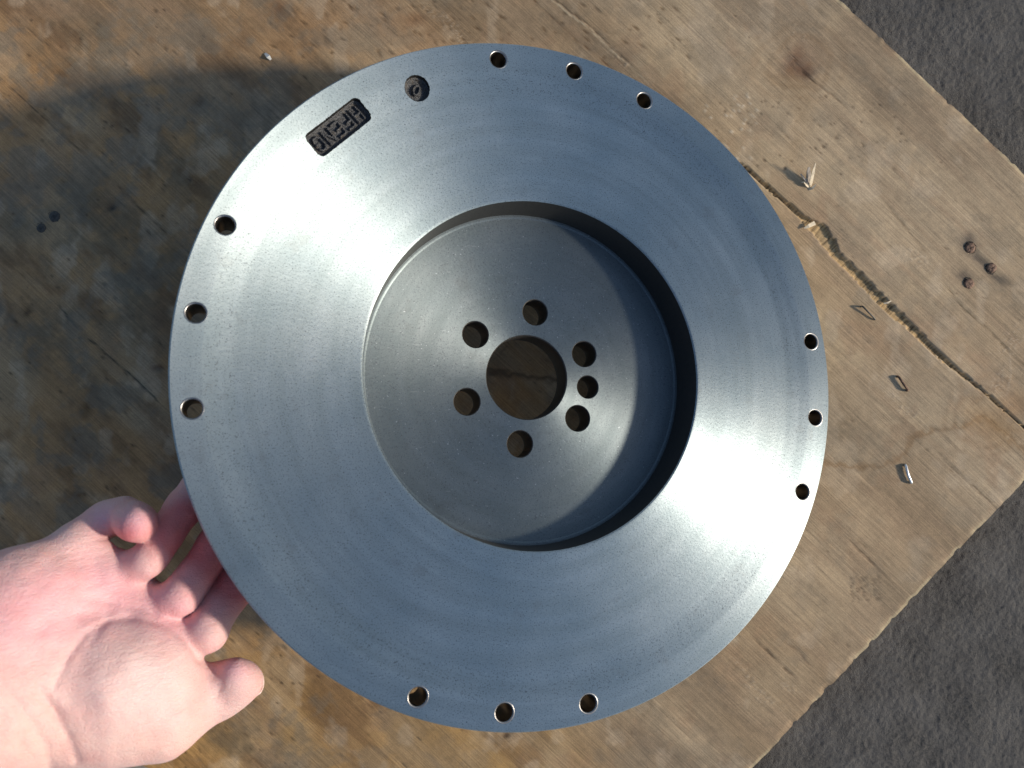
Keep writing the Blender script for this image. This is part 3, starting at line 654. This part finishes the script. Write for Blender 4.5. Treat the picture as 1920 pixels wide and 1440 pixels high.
hm((.64, .42, .36), np.clip(hb(60, 1400, 140, 60) + hb(300, 1400, 120, 40), 0, 1) * .8)
hm((.62, .17, .15), np.clip(hb(235, 1000, 30, 22) + hb(350, 985, 60) + hb(420, 1060, 60) + hb(470, 1090, 60) + hb(335,1000,45), 0, 1) * .95)
hm((.64, .34, .40), np.clip(hb(255, 975, 34) + hb(440, 1250, 40, 25) + hb(190, 975, 30), 0, 1) * .5)
setcol(hme, 'Col', hc)
hand = bpy.data.objects.new('person', None); C.objects.link(hand); hand.location = tuple(P(-200, 1350, .285))
tag(hand, "person's bare hand, palm up, lifting the flywheel edge with its fingertips", 'person')
def child_keep(o, p): o.parent = p; o.location = tuple(Vector(o.location) - p.location); return o
skin = mat_skin(); child_keep(link('hand', hme, skin), hand)
nailm = mat_plain('fingernail', (.78, .55, .48), .3, 0, .08, 200, .1, .0001)
def fnail(c, nrm, fwd, L, Wd):
    n_ = Vector(nrm).normalized(); f_ = (Vector(fwd) - n_ * Vector(fwd).dot(n_)).normalized(); s_ = n_.cross(f_); v = []; fa = []
    for i in range(7):
        for j in range(7):
            u = (i / 6 - .5) * L; w = (j / 6 - .5) * Wd; zz_ = -((j / 6 - .5) * 2) ** 2 * Wd * .22 - ((i / 6 - .5) * 2) ** 4 * .0004
            if i == 6: w *= .85
            v.append(Vector(c) + f_ * u + s_ * w + n_ * zz_)
    for i in range(6):
        for j in range(6): q = i * 7 + j; fa.append((q, q + 1, q + 8, q + 7))
    me = mesh_py('fingernail', v, fa); o = link('fingernail', me, nailm); md = o.modifiers.new('s', 'SOLIDIFY'); md.thickness = .0005; child_keep(o, hand)
tip = P(258, 984, .338); None and fnail(tip + np.array([.0052, .0052, -.0035]), (.7, .6, -.35), (.1, -.1, 1), .009, .009)
tip = P(453, 1279, .344); fnail(tip + np.array([.0034, -.0042, -.0068]), (.3, -.5, -.8), (1, .1, 0), .010, .010)
# sleeve, out of the frame
v, f = tube([P(-330, 1400, .278), P(-420, 1440, .272), P(-560, 1500, .262), P(-800, 1600, .25), P(-1100, 1700, .22)], [.037, .041, .043, .047, .052], 32)
navy = mat_plain('navy_cloth', (.02, .03, .07), .85, 0, .3, 700, .8, .0005)
child_keep(link('sleeve', mesh_py('sleeve', v, f), navy), hand)

# shoe tip below the wrist
def shoe():
    root = bpy.data.objects.new('shoe', None); C.objects.link(root); c = P(172, 1640, CAMZ - .03); root.location = (c[0], c[1], 0)
    tag(root, 'tip of a navy shoe with grey toe band, under the wrist at the picture bottom', 'shoe')
    def form(zs, ws, m_, name, off=0):
        v = []; f = []; n = 40
        for zq, wq in zip(zs, ws):
            for k in range(n):
                t = 2 * math.pi * k / n; cx, sy = math.cos(t), math.sin(t)
                v.append((wq * .046 * cx + off, wq * .046 * sy if sy > 0 else wq * .17 * sy, zq))
        for i in range(len(zs) - 1):
            for k in range(n): l = (k + 1) % n; f.append((i * n + k, i * n + l, (i + 1) * n + l, (i + 1) * n + k))
        f.append(tuple((len(zs) - 1) * n + k for k in range(n))); link(name, mesh_py(name, v, f), m_, root)
    form([.0012, .006, .018, .022], [1.0, 1.06, 1.05, 1.0], mat_plain('grey_rubber', (.38, .37, .37), .7), 'sole')
    form([.0215, .03, .042, .050, .054], [.97, .95, .82, .6, .25], navy, 'upper')
    form([.0218, .030, .040, .046], [.90, .89, .80, .66], mat_plain('grey_suede', (.42, .40, .40), .9), 'toe_band', .0085)
shoe()
